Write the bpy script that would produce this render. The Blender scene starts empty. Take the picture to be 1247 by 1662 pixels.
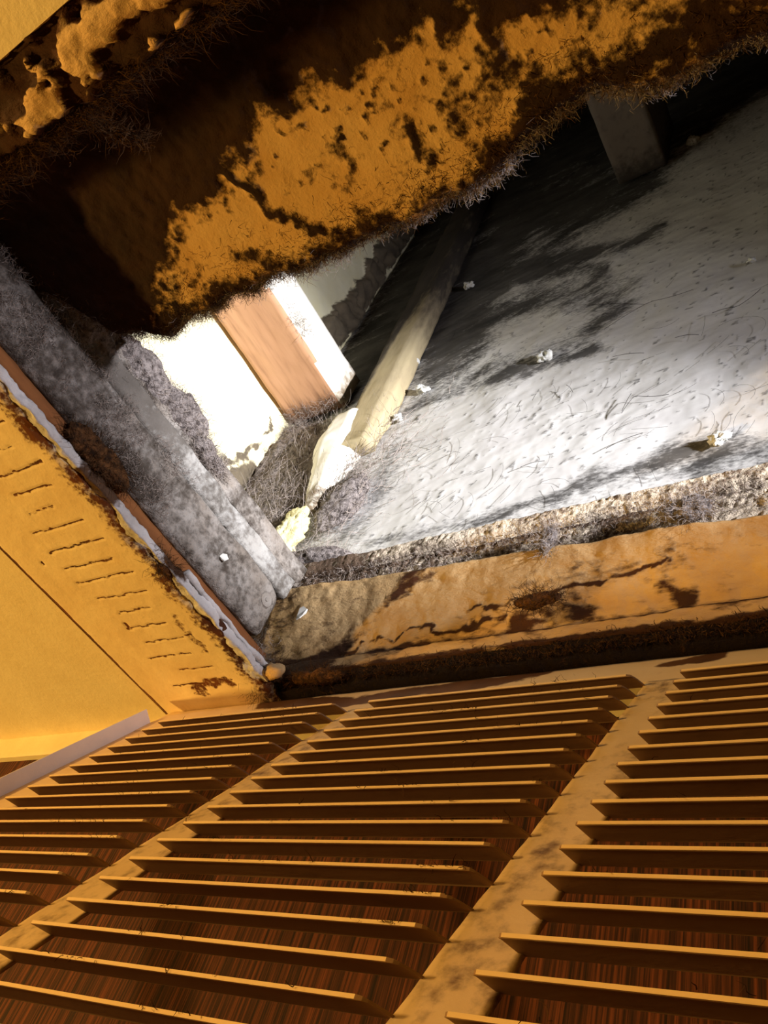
import bpy, bmesh, math, random
import numpy as np
from mathutils import Matrix, Vector
random.seed(7)
RNG = np.random.default_rng(7)
SC = bpy.context.scene
COL = SC.collection

# ------------------------------------------------------------------ camera
cam_d = bpy.data.cameras.new('camera')
cam_d.sensor_fit = 'VERTICAL'
cam_d.sensor_height = 36.0
cam_d.lens = 1350.0 / 1662.0 * 36.0
cam_d.clip_start = 0.005
cam = bpy.data.objects.new('camera', cam_d)
COL.objects.link(cam)
R = ((0.81651879, 0.49427989, 0.29830263),
     (-0.20410584, 0.73048562, -0.65171433),
     (-0.54003507, 0.47125169, 0.69734064))
C0 = (0.24744507, -0.25713752, -0.22255192)
cam.matrix_world = Matrix(((R[0][0], -R[1][0], -R[2][0], C0[0]),
                           (R[0][1], -R[1][1], -R[2][1], C0[1]),
                           (R[0][2], -R[1][2], -R[2][2], C0[2]),
                           (0, 0, 0, 1)))
SC.camera = cam

# ------------------------------------------------------------------ light
world = bpy.data.worlds.new('room_glow')
SC.world = world
world.use_nodes = True
wb = world.node_tree.nodes['Background']
wb.inputs[0].default_value = (1.0, 0.47, 0.12, 1)
wb.inputs[1].default_value = 0.042


def aim(o, target):
    d = Vector(target) - o.location
    o.rotation_euler = d.to_track_quat('-Z', 'Y').to_euler()


def spot(name, loc, target, energy, color, half_deg, blend, size):
    l = bpy.data.lights.new(name, 'SPOT')
    l.energy = energy
    l.color = color
    l.spot_size = math.radians(2 * half_deg)
    l.spot_blend = blend
    l.shadow_soft_size = size
    o = bpy.data.objects.new(name, l)
    COL.objects.link(o)
    o.location = loc
    aim(o, target)
    return o


# hallway lamp, low to the left
lp = bpy.data.lights.new('hall_lamp', 'POINT')
lp.energy = 92
lp.color = (1.0, 0.59, 0.135)
lp.shadow_soft_size = 0.05
lo = bpy.data.objects.new('hall_lamp', lp)
COL.objects.link(lo)
lo.location = (-1.25, -0.69, -1.10)
lp2 = bpy.data.lights.new('added_warm_fill', 'POINT')  # added fill, not a known lamp: lifts mullions, louver tips and header
lp2.energy = 58
lp2.color = (1.0, 0.56, 0.15)
lp2.shadow_soft_size = 0.06
lo2 = bpy.data.objects.new('added_warm_fill', lp2)
COL.objects.link(lo2)
lo2.location = (-0.90, -1.25, -0.20)
# flashlight held up in the opening, far to the right: narrow beam and its wide spill
FL = (0.70, -0.155, 0.086)
spot('flashlight_beam', FL, (-0.25, -0.024, 0.300), 100, (0.97, 0.97, 1.0), 17.0, 1.0, 0.012)
spot('flashlight_spill', FL, (-0.15, -0.162, 0.32), 19, (0.93, 0.90, 1.0), 31, 1.0, 0.012)

SC.view_settings.view_transform = 'Standard'
SC.view_settings.look = 'None'
SC.view_settings.exposure = 0.0
SC.view_settings.gamma = 1.0
SC.view_settings.use_curve_mapping = False


# ------------------------------------------------------------------ helpers
def s2l(c):
    return tuple(((v / 255) / 12.92 if v / 255 <= 0.04045 else ((v / 255 + 0.055) / 1.055) ** 2.4) for v in c)


def _h(ix, iy, iz, s):
    M = 0xFFFFFFFF
    h = (ix * 374761393 + iy * 668265263 + iz * 2147483647 + s * 974634777) & M
    h = ((h ^ (h >> 13)) * 1274126177) & M
    h = ((h ^ (h >> 16)) * 2246822519) & M
    return ((h ^ (h >> 15)) & 0xFFFF) / 65535.0


def vnoise(p, seed=0):
    p = np.asarray(p, float)
    i = np.floor(p).astype(np.int64)
    f = p - i
    f = f * f * (3 - 2 * f)
    i = i + 100000
    r = 0
    for a in (0, 1):
        wx = f[..., 0] if a else 1 - f[..., 0]
        for b in (0, 1):
            wy = f[..., 1] if b else 1 - f[..., 1]
            for c in (0, 1):
                wz = f[..., 2] if c else 1 - f[..., 2]
                r = r + wx * wy * wz * _h(i[..., 0] + a, i[..., 1] + b, i[..., 2] + c, seed)
    return r


def fbm(p, scale, octv=4, seed=0, gain=0.5):
    p = np.asarray(p, float) * np.asarray(scale, float)
    t = 0
    a = 1
    n = 0
    for k in range(octv):
        t = t + a * vnoise(p * (2.03 ** k), seed + 11 * k)
        n += a
        a *= gain
    return t / n


def sstep(a, b, x):
    t = np.clip((x - a) / (b - a), 0, 1)
    return t * t * (3 - 2 * t)


def strokes(U, V, lst, seed=0, warp=0.006, freq=60, soft=0.0):
    """stain amount at (U,V): lst of (polyline, width, strength)"""
    P = np.stack([U, V, np.zeros_like(U)], -1)
    U = U + warp * 2 * (fbm(P, freq, 3, seed) - .5)
    V = V + warp * 2 * (fbm(P, freq, 3, seed + 5) - .5)
    out = np.zeros_like(U)
    for pl, w, s in lst:
        d = np.full(U.shape, 1e9)
        for (a, b), (c, e) in zip(pl[:-1], pl[1:]):
            L2 = (c - a) ** 2 + (e - b) ** 2 + 1e-12
            t = np.clip(((U - a) * (c - a) + (V - b) * (e - b)) / L2, 0, 1)
            d = np.minimum(d, np.hypot(U - a - t * (c - a), V - b - t * (e - b)))
        out = np.maximum(out, s * (1 - sstep(w * (.35 - .35 * soft), w * (1.15 + .45 * soft), d)))
    return out


def finish(name, me, mats, parent=None):
    for m in (mats if isinstance(mats, (list, tuple)) else [mats]):
        me.materials.append(m)
    o = bpy.data.objects.new(name, me)
    COL.objects.link(o)
    if parent is not None:
        o.parent = parent
    return o


def mesh_from(name, verts, faces, mats, parent=None, dirt=None, smooth=True, recalc=False):
    me = bpy.data.meshes.new(name)
    me.from_pydata([tuple(v) for v in np.asarray(verts)], [], faces)
    if recalc:
        bm = bmesh.new()
        bm.from_mesh(me)
        bmesh.ops.recalc_face_normals(bm, faces=bm.faces)
        bm.to_mesh(me)
        bm.free()
    if dirt is not None:
        at = me.attributes.new('dirt', 'FLOAT', 'POINT')
        at.data.foreach_set('value', np.asarray(dirt, np.float32).ravel())
    if smooth:
        me.polygons.foreach_set('use_smooth', np.ones(len(me.polygons), bool))
    me.update()
    return finish(name, me, mats, parent)


def grid_slab(name, P, back, mats, parent=None, dirt=None, smooth=True):
    """P (n,m,3) shaped face; closed to a solid by moving its rim along `back`"""
    n, m, _ = P.shape
    V = P.reshape(-1, 3)
    idx = np.arange(n * m).reshape(n, m)
    q = np.stack([idx[:-1, :-1], idx[1:, :-1], idx[1:, 1:], idx[:-1, 1:]], -1).reshape(-1, 4)
    faces = q.tolist()
    rim = list(idx[0, :]) + list(idx[1:, -1]) + list(idx[-1, -2::-1]) + list(idx[-2:0:-1, 0])
    base = n * m
    Vb = V[rim] + np.asarray(back, float)
    k = len(rim)
    for i in range(k):
        j = (i + 1) % k
        faces.append([int(rim[i]), int(rim[j]), base + j, base + i])
    faces.append([base + i for i in range(k)])
    V = np.concatenate([V, Vb])
    if dirt is not None:
        d = np.asarray(dirt).reshape(-1)
        dirt = np.concatenate([d, d[rim]])
    return mesh_from(name, V, faces, mats, parent, dirt, smooth, recalc=True)


def resample(poly, step):
    poly = np.asarray(poly, float)
    out = []
    for a, b in zip(poly, np.roll(poly, -1, 0)):
        L = np.linalg.norm(b - a)
        k = max(1, int(L / step))
        for i in range(k):
            out.append(a + (b - a) * i / k)
    return np.array(out)


def sweep(name, axis, ts, poly, mats, parent=None, amp=0.0, freq=80, seed=0, dirt=None, step=0.002,
          wob=None, shape=None):
    """closed profile poly swept along axis ('x','y','z'); poly gives the two other coords in order.
    wob(t)->(du,dv) offset; shape(t)->scale of profile about its centre; dirt(P)->array"""
    pr = resample(poly, step)
    c = pr.mean(0)
    ts = np.asarray(ts, float)
    nt, npf = len(ts), len(pr)
    U = np.repeat(pr[None, :, :], nt, 0)
    if shape is not None:
        sc = np.array([shape(t) for t in ts])[:, None, None]
        U = c + (U - c) * sc
    if wob is not None:
        U = U + np.array([wob(t) for t in ts])[:, None, :]
    T = np.repeat(ts[:, None], npf, 1)
    if axis == 'x':
        P = np.stack([T, U[..., 0], U[..., 1]], -1)
    elif axis == 'y':
        P = np.stack([U[..., 0], T, U[..., 1]], -1)
    else:
        P = np.stack([U[..., 0], U[..., 1], T], -1)
    if amp:
        dv = (U - c)
        nrm = np.linalg.norm(dv, axis=-1, keepdims=True) + 1e-9
        # profile normal from the polygon tangent
        tg = np.roll(U, -1, 1) - np.roll(U, 1, 1)
        nn = np.stack([tg[..., 1], -tg[..., 0]], -1)
        nn /= np.linalg.norm(nn, axis=-1, keepdims=True) + 1e-9
        sg = np.sign((nn * dv).sum(-1).sum())
        nn *= sg
        a = amp * 2 * (fbm(P, freq, 4, seed) - .5)
        D = nn * a[..., None]
        if axis == 'x':
            P = P + np.stack([0 * a, D[..., 0], D[..., 1]], -1)
        elif axis == 'y':
            P = P + np.stack([D[..., 0], 0 * a, D[..., 1]], -1)
        else:
            P = P + np.stack([D[..., 0], D[..., 1], 0 * a], -1)
    V = P.reshape(-1, 3)
    idx = np.arange(nt * npf).reshape(nt, npf)
    nx = np.roll(idx, -1, 1)
    faces = np.stack([idx[:-1], idx[1:], nx[1:], nx[:-1]], -1).reshape(-1, 4).tolist()
    faces.append(idx[0].tolist())
    faces.append(idx[-1][::-1].tolist())
    return mesh_from(name, V, faces, mats, parent, dirt(V) if dirt else None, True, recalc=True)


def box(name, lo_, hi_, mats, parent=None):
    (a, b, c), (d, e, f) = lo_, hi_
    v = [(a, b, c), (d, b, c), (d, e, c), (a, e, c), (a, b, f), (d, b, f), (d, e, f), (a, e, f)]
    fc = [(0, 3, 2, 1), (4, 5, 6, 7), (0, 1, 5, 4), (1, 2, 6, 5), (2, 3, 7, 6), (3, 0, 4, 7)]
    return mesh_from(name, v, fc, mats, parent, smooth=False)


def strands(name, roots, dirs, length, width, mats, parent=None, curl=0.5, seg=3, seed=1, dirt=None):
    """thin triangular fibres growing from roots"""
    r = np.random.default_rng(seed)
    roots = np.asarray(roots, float)
    N = len(roots)
    d = np.asarray(dirs, float) + r.normal(0, .35, (N, 3))
    d /= np.linalg.norm(d, axis=1, keepdims=True)
    L = length * (0.4 + 1.2 * r.random(N))[:, None] if np.isscalar(length) else np.asarray(length)[:, None] * (0.4 + 1.2 * r.random(N))[:, None]
    pts = [roots]
    for s in range(seg):
        d = d + r.normal(0, curl, (N, 3))
        d /= np.linalg.norm(d, axis=1, keepdims=True)
        pts.append(pts[-1] + d * L / seg)
    side = np.cross(d, r.normal(0, 1, (N, 3)))
    side /= np.linalg.norm(side, axis=1, keepdims=True) + 1e-9
    V = []
    for s, p_ in enumerate(pts):
        w = width * (1 - .75 * s / seg)
        V.append(p_ - side * w / 2)
        V.append(p_ + side * w / 2)
    V = np.stack(V, 1).reshape(-1, 3)
    k = 2 * (seg + 1)
    faces = []
    for i in range(N):
        b = i * k
        for s in range(seg):
            faces.append((b + 2 * s, b + 2 * s + 1, b + 2 * s + 3, b + 2 * s + 2))
    o = mesh_from(name, V, faces, mats, parent, smooth=True)
    o['kind'] = 'stuff'
    return o


def empty(name, loc=(0, 0, 0)):
    o = bpy.data.objects.new(name, None)
    COL.objects.link(o)
    o.location = loc
    o.empty_display_size = 0.02
    return o


def tag(o, label, cat=None, group=None, kind=None):
    if label:
        o['label'] = label
    if cat:
        o['category'] = cat
    if group:
        o['group'] = group
    if kind:
        o['kind'] = kind
    return o


def struct(o, label, cat='structure'):
    o['kind'] = 'structure'
    o['label'] = label
    o['category'] = cat
    return o


# ------------------------------------------------------------------ materials
def mat(name, clean, dirt, clean2=None, dirt2=None, rough=0.85, amp=0.9, scale=220, stretch=(1, 1, 1), bump=0.3,
        bscale=600, soft=0.18, base=0.0, vscale=40, spec=0.2, bdist=0.0006):
    m = bpy.data.materials.new(name)
    m.use_nodes = True
    nt = m.node_tree
    N, L = nt.nodes, nt.links
    b = N['Principled BSDF']
    b.inputs['Roughness'].default_value = rough
    b.inputs['Specular IOR Level'].default_value = spec
    geo = N.new('ShaderNodeNewGeometry')
    mp = N.new('ShaderNodeMapping')
    mp.inputs['Scale'].default_value = stretch
    L.new(geo.outputs['Position'], mp.inputs['Vector'])

    def noise(sc, det=5, ro=0.6):
        n = N.new('ShaderNodeTexNoise')
        n.inputs['Scale'].default_value = sc
        n.inputs['Detail'].default_value = det
        n.inputs['Roughness'].default_value = ro
        L.new(mp.outputs['Vector'], n.inputs['Vector'])
        return n

    n1 = noise(scale)
    n2 = noise(vscale, 4)
    n3 = noise(bscale, 4, .7)
    at = N.new('ShaderNodeAttribute')
    at.attribute_name = 'dirt'
    # fac = smoothstep(dirt + base + (noise-.5)*amp)
    ma = N.new('ShaderNodeMath')
    ma.operation = 'MULTIPLY_ADD'
    L.new(n1.outputs['Fac'], ma.inputs[0])
    ma.inputs[1].default_value = amp
    ma.inputs[2].default_value = base - amp * .5
    ad = N.new('ShaderNodeMath')
    ad.operation = 'ADD'
    L.new(ma.outputs[0], ad.inputs[0])
    L.new(at.outputs['Fac'], ad.inputs[1])
    mr = N.new('ShaderNodeMapRange')
    mr.interpolation_type = 'SMOOTHSTEP'
    mr.inputs['From Min'].default_value = .5 - soft
    mr.inputs['From Max'].default_value = .5 + soft
    L.new(ad.outputs[0], mr.inputs['Value'])

    def mix2(c1, c2):
        x = N.new('ShaderNodeMix')
        x.data_type = 'RGBA'
        x.inputs[6].default_value = (*s2l(c1), 1)
        x.inputs[7].default_value = (*s2l(c2), 1)
        r = N.new('ShaderNodeMapRange')
        r.inputs['From Min'].default_value = .33
        r.inputs['From Max'].default_value = .67
        L.new(n2.outputs['Fac'], r.inputs['Value'])
        L.new(r.outputs[0], x.inputs[0])
        return x.outputs[2]

    a = mix2(clean, clean2 or clean)
    d = mix2(dirt, dirt2 or dirt)
    mx = N.new('ShaderNodeMix')
    mx.data_type = 'RGBA'
    L.new(mr.outputs[0], mx.inputs[0])
    L.new(a, mx.inputs[6])
    L.new(d, mx.inputs[7])
    L.new(mx.outputs[2], b.inputs['Base Color'])
    if bump:
        bp = N.new('ShaderNodeBump')
        bp.inputs['Strength'].default_value = bump
        bp.inputs['Distance'].default_value = bdist
        hs = N.new('ShaderNodeMath')
        hs.operation = 'MULTIPLY_ADD'
        L.new(mr.outputs[0], hs.inputs[0])
        hs.inputs[1].default_value = .6
        L.new(n3.outputs['Fac'], hs.inputs[2])
        L.new(hs.outputs[0], bp.inputs['Height'])
        L.new(bp.outputs[0], b.inputs['Normal'])
    return m


CREAM, CREAM2 = (226, 208, 168), (216, 194, 150)
M_ceil = mat('ceiling_paint', (232, 214, 168), (120, 84, 52), (224, 204, 156), rough=.75, base=-.1, bump=.35, bscale=220, bdist=.001)
M_patch = mat('old_paint_band', (236, 214, 166), (70, 38, 20), (226, 200, 150), (110, 62, 32), amp=1.0, scale=320, soft=.15, bump=.4, bscale=300)
M_soffit = mat('sooty_plaster', (226, 188, 128), (38, 23, 14), (212, 168, 104), (54, 33, 19), amp=1.55, scale=230, soft=.26, bump=.6, bscale=420, bdist=.001)
M_plaster = mat('crumbling_plaster', (208, 176, 128), (72, 42, 24), (184, 146, 96), (50, 30, 18), amp=1.1, scale=190, stretch=(.55, 1, 1.3), soft=.2, bump=.7, bscale=420, bdist=.0012)
M_crust = mat('dust_crust', (222, 204, 180), (124, 102, 84), (236, 220, 196), (84, 66, 54), amp=1.4, scale=330, soft=.25, bump=1.0, bscale=500, bdist=.0025)
M_jamb = mat('grey_dusty_board', (164, 158, 152), (88, 80, 72), (138, 128, 118), (62, 54, 48), amp=1.5, scale=230, soft=.35, bump=1.0, bscale=380, bdist=.002, vscale=55)
M_core = mat('broken_gypsum', (224, 222, 222), (96, 74, 56), (190, 186, 182), (70, 48, 34), amp=.9, scale=240, soft=.2, bump=.7, bscale=380, bdist=.001)
M_brown = mat('old_brown_wood', (150, 98, 56), (60, 36, 22), (122, 74, 42), (40, 24, 16), amp=1.1, scale=120, stretch=(1, .25, 1), soft=.3, bump=.4, bscale=300)
M_wall = mat('dusty_painted_wall', (228, 226, 222), (66, 64, 62), (214, 211, 208), (104, 101, 98), amp=1.25, scale=420, stretch=(.5, 1, 1), soft=.38, bump=.22, bscale=200, bdist=.0005)
M_white = mat('white_drywall', (242, 236, 202), (120, 108, 88), (238, 230, 188), (84, 76, 64), amp=.8, scale=120, soft=.15, bump=.3, bscale=300)
M_joist = mat('pine_joist', (196, 152, 118), (120, 90, 70), (178, 134, 102), (92, 64, 48), amp=.9, scale=160, stretch=(1, .12, 1), soft=.3, bump=.35, bscale=260, rough=.7)
M_joistw = mat('overlit_white', (244, 240, 230), (170, 156, 134), (238, 232, 216), (110, 92, 70), amp=.8, scale=140, soft=.2, bump=.4)  # flashlight glare on the joist side put into the colour; also the plaster column
M_batten = mat('weathered_batten', (176, 160, 128), (84, 76, 66), (192, 176, 138), (66, 60, 54), amp=1.0, scale=90, stretch=(1, 1, .3), soft=.3, bump=.6, bscale=300)
M_lint = mat('grey_lint', (150, 140, 136), (74, 66, 64), (172, 162, 158), (58, 50, 48), amp=1.6, scale=260, soft=.3, base=.4, bump=1.0, bscale=900, bdist=.002, rough=1, spec=.02)
M_fur = mat('lint_fibre', (150, 138, 130), (92, 82, 76), (168, 156, 146), (80, 70, 66), amp=1.2, scale=300, soft=.4, base=.35, bump=0, rough=1, spec=.02)
M_furb = mat('brown_lint', (104, 76, 50), (48, 32, 20), (84, 60, 38), (36, 24, 16), amp=1.2, scale=300, soft=.4, base=.5, bump=0, rough=1, spec=.02)
M_hair = mat('dark_hair', (54, 50, 48), (40, 36, 34), bump=0)
M_yel = mat('yellow_foam', (238, 230, 180), (160, 152, 128), (232, 222, 164), amp=1.6, scale=160, soft=.3, base=.25, bump=.8, bscale=300, bdist=.002)
M_flake = mat('paint_flake', (214, 214, 208), (170, 168, 164), bump=.2)
M_grille = mat('cream_enamel', (228, 204, 166), (104, 70, 42), (220, 194, 152), (74, 48, 30), amp=1.0, scale=170, soft=.25, bump=.25, bscale=400, rough=.55, base=.08, spec=.35)
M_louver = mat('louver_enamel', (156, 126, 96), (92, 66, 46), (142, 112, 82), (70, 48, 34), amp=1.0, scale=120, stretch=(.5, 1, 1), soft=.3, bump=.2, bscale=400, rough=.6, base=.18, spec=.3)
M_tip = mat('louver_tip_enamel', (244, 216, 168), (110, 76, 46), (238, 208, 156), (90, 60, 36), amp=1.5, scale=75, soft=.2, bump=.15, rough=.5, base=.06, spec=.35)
M_rim = mat('grille_rim_enamel', (224, 218, 214), (70, 58, 50), (214, 208, 206), amp=1.0, scale=160, soft=.12, base=-.08, bump=.2, rough=.6)
M_dark = mat('dark_debris', (92, 60, 34), (34, 22, 14), (120, 80, 44), (26, 16, 10), amp=1.3, scale=260, soft=.25, base=.45, bump=1.0, bscale=500, bdist=.002)
M_roof = mat('dark_roof_boards', (92, 84, 76), (50, 46, 42), bump=.3)


M_strip = mat('pale_mottled_strip', (176, 174, 170), (112, 106, 100), (160, 156, 150), (88, 82, 76), amp=1.2, scale=260, soft=.3, bump=.8, bscale=380, bdist=.0015)
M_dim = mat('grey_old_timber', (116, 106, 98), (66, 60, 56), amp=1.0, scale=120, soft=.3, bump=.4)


def wood_door():
    m = bpy.data.materials.new('wood_grain_veneer')
    m.use_nodes = True
    nt = m.node_tree
    N, L = nt.nodes, nt.links
    b = N['Principled BSDF']
    b.inputs['Roughness'].default_value = .75
    b.inputs['Specular IOR Level'].default_value = .2
    geo = N.new('ShaderNodeNewGeometry')
    mp = N.new('ShaderNodeMapping')
    mp.inputs['Scale'].default_value = (760, 760, 12)
    L.new(geo.outputs['Position'], mp.inputs['Vector'])
    n = N.new('ShaderNodeTexNoise')
    n.inputs['Scale'].default_value = 1
    n.inputs['Detail'].default_value = 6
    n.inputs['Roughness'].default_value = .7
    L.new(mp.outputs['Vector'], n.inputs['Vector'])
    r = N.new('ShaderNodeValToRGB')
    e = r.color_ramp.elements
    e[0].position = .36
    e[0].color = (*s2l((26, 15, 9)), 1)
    e[1].position = .66
    e[1].color = (*s2l((112, 60, 36)), 1)
    mid = r.color_ramp.elements.new(.48)
    mid.color = (*s2l((58, 30, 18)), 1)
    L.new(n.outputs['Fac'], r.inputs[0])
    L.new(r.outputs[0], b.inputs['Base Color'])
    return m


M_door = wood_door()

# ------------------------------------------------------------------ setting: hallway ceiling and wall
CZ = 0.032            # underside of the hallway ceiling
EX, EY0, EY1 = -0.094, -0.278, 0.026     # opening edges
RX = 0.46


def lin(a, b, step):
    return np.linspace(a, b, max(2, int(round(abs(b - a) / step)) + 1))


def ceiling_piece(x0, x1, y0, y1, name, label):
    return struct(box(name, (x0, y0, CZ), (x1, y1, CZ + .005), M_ceil), label, 'ceiling')


# big smooth ceiling around the band where the grille used to sit
PX, PY = -0.197, -0.300
bm = bmesh.new()
def addbox(bm, lo_, hi_):
    r = bmesh.ops.create_cube(bm, size=1)
    for v in r['verts']:
        v.co = Vector([l + (h - l) * (c + .5) for l, h, c in zip(lo_, hi_, v.co)])
for a, b_ in (((-2.2, -2.4), (PX, .039)), ((PX, -2.4), (1.6, PY)), ((RX + .06, PY), (1.6, .039))):
    addbox(bm, (a[0], a[1], CZ), (b_[0], b_[1], CZ + .005))
me = bpy.data.meshes.new('ceiling')
bm.to_mesh(me)
bm.free()
CEIL = struct(finish('ceiling', me, M_ceil), 'smooth cream painted hallway ceiling around the torn opening', 'ceiling')

# band left of the opening, with the dirt ticks left by the louvers
ys = lin(-.300, .039, .0011)
xs = lin(PX + .0012, EX, .0011)
Y, X = np.meshgrid(ys, xs, indexing='ij')
P0 = np.stack([X, Y, 0 * X], -1)
edge = EX - .001 + .004 * (fbm(P0[:, -1] * (0, 1, 0), 60, 4, 3) - .5) * 2 - .001
X = PX + .0012 + (X - PX - .0012) / (EX - PX - .0012) * (edge[:, None] - PX - .0012)
P0 = np.stack([X, Y, 0 * X], -1)
ticks = [((-.161, -.128), (-.117, -.127)), ((-.163, -.114), (-.116, -.113)), ((-.162, -.101), (-.121, -.099)),
         ((-.164, -.089), (-.115, -.088)), ((-.159, -.075), (-.118, -.073)), ((-.154, -.062), (-.126, -.061)),
         ((-.159, -.049), (-.125, -.048)), ((-.154, -.036), (-.115, -.035)), ((-.164, -.023), (-.128, -.022)),
         ((-.149, -.009), (-.120, -.009)), ((-.165, .004), (-.115, .004)), ((-.148, -.153), (-.117, -.152)),
         ((-.150, -.140), (-.128, -.140)), ((-.15, -.166), (-.11, -.165)), ((-.155, -.179), (-.12, -.178)),
         ((-.15, -.192), (-.11, -.191)), ((-.155, -.205), (-.12, -.204))]
d = strokes(X, Y, [(list(t), .0009, .75) for t in ticks], 2, .0012, 160)
d = np.maximum(d, strokes(X, Y, [([(-.150, .012), (-.135, .004), (-.122, .006)], .007, .62), ([(-.118, -.02), (-.112, -.05)], .004, .5),
                                 ([(-.1585, -.052), (-.1575, -.056)], .0018, 1.0), ([(-.176, -.105), (-.175, -.107)], .0014, 1.0)], 4, .006, 120))
ed = sstep(.020, .0, edge[:, None] - X)
d = np.maximum(d, ed * (.28 + .7 * fbm(P0, 55, 4, 21)))
d = np.maximum(d, .95 * sstep(.0042, .0016, X - PX - .0012 * fbm(P0, 60, 3, 71)))
Z = CZ - .0006 - .0004 * fbm(P0, 130, 3, 5) + .0014 * sstep(.0016, 0, X - PX) + .0022 * sstep(.004, 0, edge[:, None] - X) * fbm(P0, 200, 3, 6) + .0006 * sstep(.35, .8, d)
band = grid_slab('paint_band', np.stack([X, Y, Z], -1), (0, 0, .005), M_patch, CEIL, d)
band['label'] = 'band of older paint with louver dirt ticks left of the opening'

# rough broken strip along the near edge of the opening
xs = lin(PX + .0012, RX + .06, .0016)
ys = lin(PY, EY0, .0011)
X, Y = np.meshgrid(xs, ys, indexing='ij')
P0 = np.stack([X, Y, 0 * X], -1)
v = (Y - PY) / (EY0 - PY)
e2 = .0045 * (fbm(P0 * (1, 0, 0), 70, 4, 8) - .5) * 2
Y = Y + v * e2
n = fbm(P0, (75, 110, 1), 4, 31)
lump = sstep(.44, .60, n + .45 * (fbm(P0, 190, 4, 32, .6) - .5) + .10 * np.exp(-((v - .6) / .3) ** 2))
d = 1.02 - lump * .84 + .55 * sstep(.42, .0, v) + .25 * sstep(.9, 1, v)
Z = CZ - .0004 + .0045 * (1 - lump) - .004 * fbm(P0, 210, 4, 33, .6) + .003 * sstep(.35, .0, v) * sstep(0, .06, v)
# keep the strip clear of the left band
ks = xs > EX - .002
strip = grid_slab('broken_plaster', np.stack([X, Y, Z], -1)[ks], (0, 0, .008), M_plaster, CEIL, d[ks])
strip['label'] = 'crumbling brown plaster lip along the near edge of the opening'
# cobweb fibres along that edge
N = 6500
rx = RNG.uniform(EX, .30, N)
rr = np.stack([rx, EY0 + np.abs(RNG.normal(0, .0032, N)) * (.4 + 1.4 * fbm(np.stack([rx, 0 * rx, 0 * rx], -1), 40, 3, 7)), CZ + .002 + RNG.random(N) * .004], -1)
strands('cobweb_fringe', rr, np.tile((.9, .25, .1), (N, 1)), .008, .00026, M_furb, strip, curl=.35, seg=4, seed=5)

# wall and door under the ceiling
WB = struct(box('wall_back', (-2.2, .039, .014), (1.6, .075, CZ), M_ceil), 'cream plaster strip of wall between ceiling and wood door', 'wall')
DR = struct(box('door_1', (-2.2, .044, -1.9), (1.6, .075, .0139), M_door), 'brown streaky wood-grain door behind the hanging grille', 'door')

# ------------------------------------------------------------------ setting: plenum
FY = 0.059
stain = [
    ([(-0.158, 0.396), (-0.108, 0.413), (-0.059, 0.430), (-0.007, 0.416), (0.033, 0.418), (0.048, 0.451), (0.020, 0.555)], 0.018, 0.70),
    ([(-0.059, 0.404), (-0.029, 0.408), (0.007, 0.403), (0.040, 0.409)], 0.018, 1.00),
    ([(-0.132, 0.447), (-0.117, 0.498), (-0.085, 0.540), (-0.017, 0.544), (0.046, 0.499)], 0.032, 0.75),
    ([(-0.129, 0.597), (-0.070, 0.641), (0.007, 0.608), (0.072, 0.602)], 0.024, 0.90),
    ([(-0.140, 0.524), (-0.129, 0.626), (-0.137, 0.764), (-0.076, 0.800)], 0.048, 0.90),
    ([(-0.248, 0.509), (-0.247, 0.648), (-0.245, 0.820), (-0.227, 0.971)], 0.045, 0.85),
    ([(0.068, 0.211), (0.102, 0.217), (0.141, 0.217), (0.175, 0.208), (.3, .21)], 0.019, 0.85),
    ([(0.141, 0.206), (0.175, 0.202), (.3, .2)], 0.024, 0.80),
    ([(-0.116, 0.209), (-0.047, 0.204), (0.003, 0.204), (0.066, 0.205)], 0.010, 0.70),
    ([(-0.134, 0.328), (-0.131, 0.275), (-0.139, 0.223)], 0.024, 0.55),
    ([(-0.301, 0.416), (-0.290, 0.329), (-0.199, 0.224)], 0.044, 0.78),
    ([(-0.128, 0.413), (-0.099, 0.430), (-0.079, 0.487)], 0.024, 0.60),
    ([(-0.094, 0.645), (0.018, 0.570), (0.051, 0.449)], 0.021, 0.80),
    ([(0.026, 0.734), (-0.060, 0.803), (-0.179, 0.945)], 0.060, 0.75),
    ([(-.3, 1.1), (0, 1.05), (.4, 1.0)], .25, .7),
]
xs = np.concatenate([lin(-.335, .26, .0017), lin(.27, 1.1, .03)])
zs = np.concatenate([lin(.10, .75, .002), lin(.756, 1.40, .007)])
X, Z = np.meshgrid(xs, zs, indexing='ij')
P0 = np.stack([X, 0 * X, Z], -1)
d = strokes(X, Z, stain, 3, .016, 34, 1.0)
# fibrous drag: smear noise along a slanted direction
Q = np.stack([X * .85 + Z * .35, 0 * X, Z * .9 - X * .35], -1)
fib = fbm(Q, (35, 1, 120), 4, 17)
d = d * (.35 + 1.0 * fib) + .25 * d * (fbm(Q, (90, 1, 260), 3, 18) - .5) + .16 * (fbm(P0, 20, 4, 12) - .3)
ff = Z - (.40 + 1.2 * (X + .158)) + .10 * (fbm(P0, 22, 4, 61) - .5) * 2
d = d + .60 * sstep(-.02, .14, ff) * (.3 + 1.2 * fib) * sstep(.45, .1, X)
specks = sstep(.80, .86, vnoise(P0 * 260, 5)) * .5
d = np.maximum(d, specks)
yy = FY - .0035 * fbm(P0, 26, 4, 13) - .0005 * fbm(Q, (60, 1, 190), 4, 14) * (1 + 1.2 * np.clip(d, 0, 1)) - .0003 * specks
low = sstep(.38, .22, Z) * sstep(-.10, .0, X) * sstep(.12, .02, X)
yy -= .0003 * (.3 + low) * (fbm(P0, 130, 3, 15) - .4)
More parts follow.
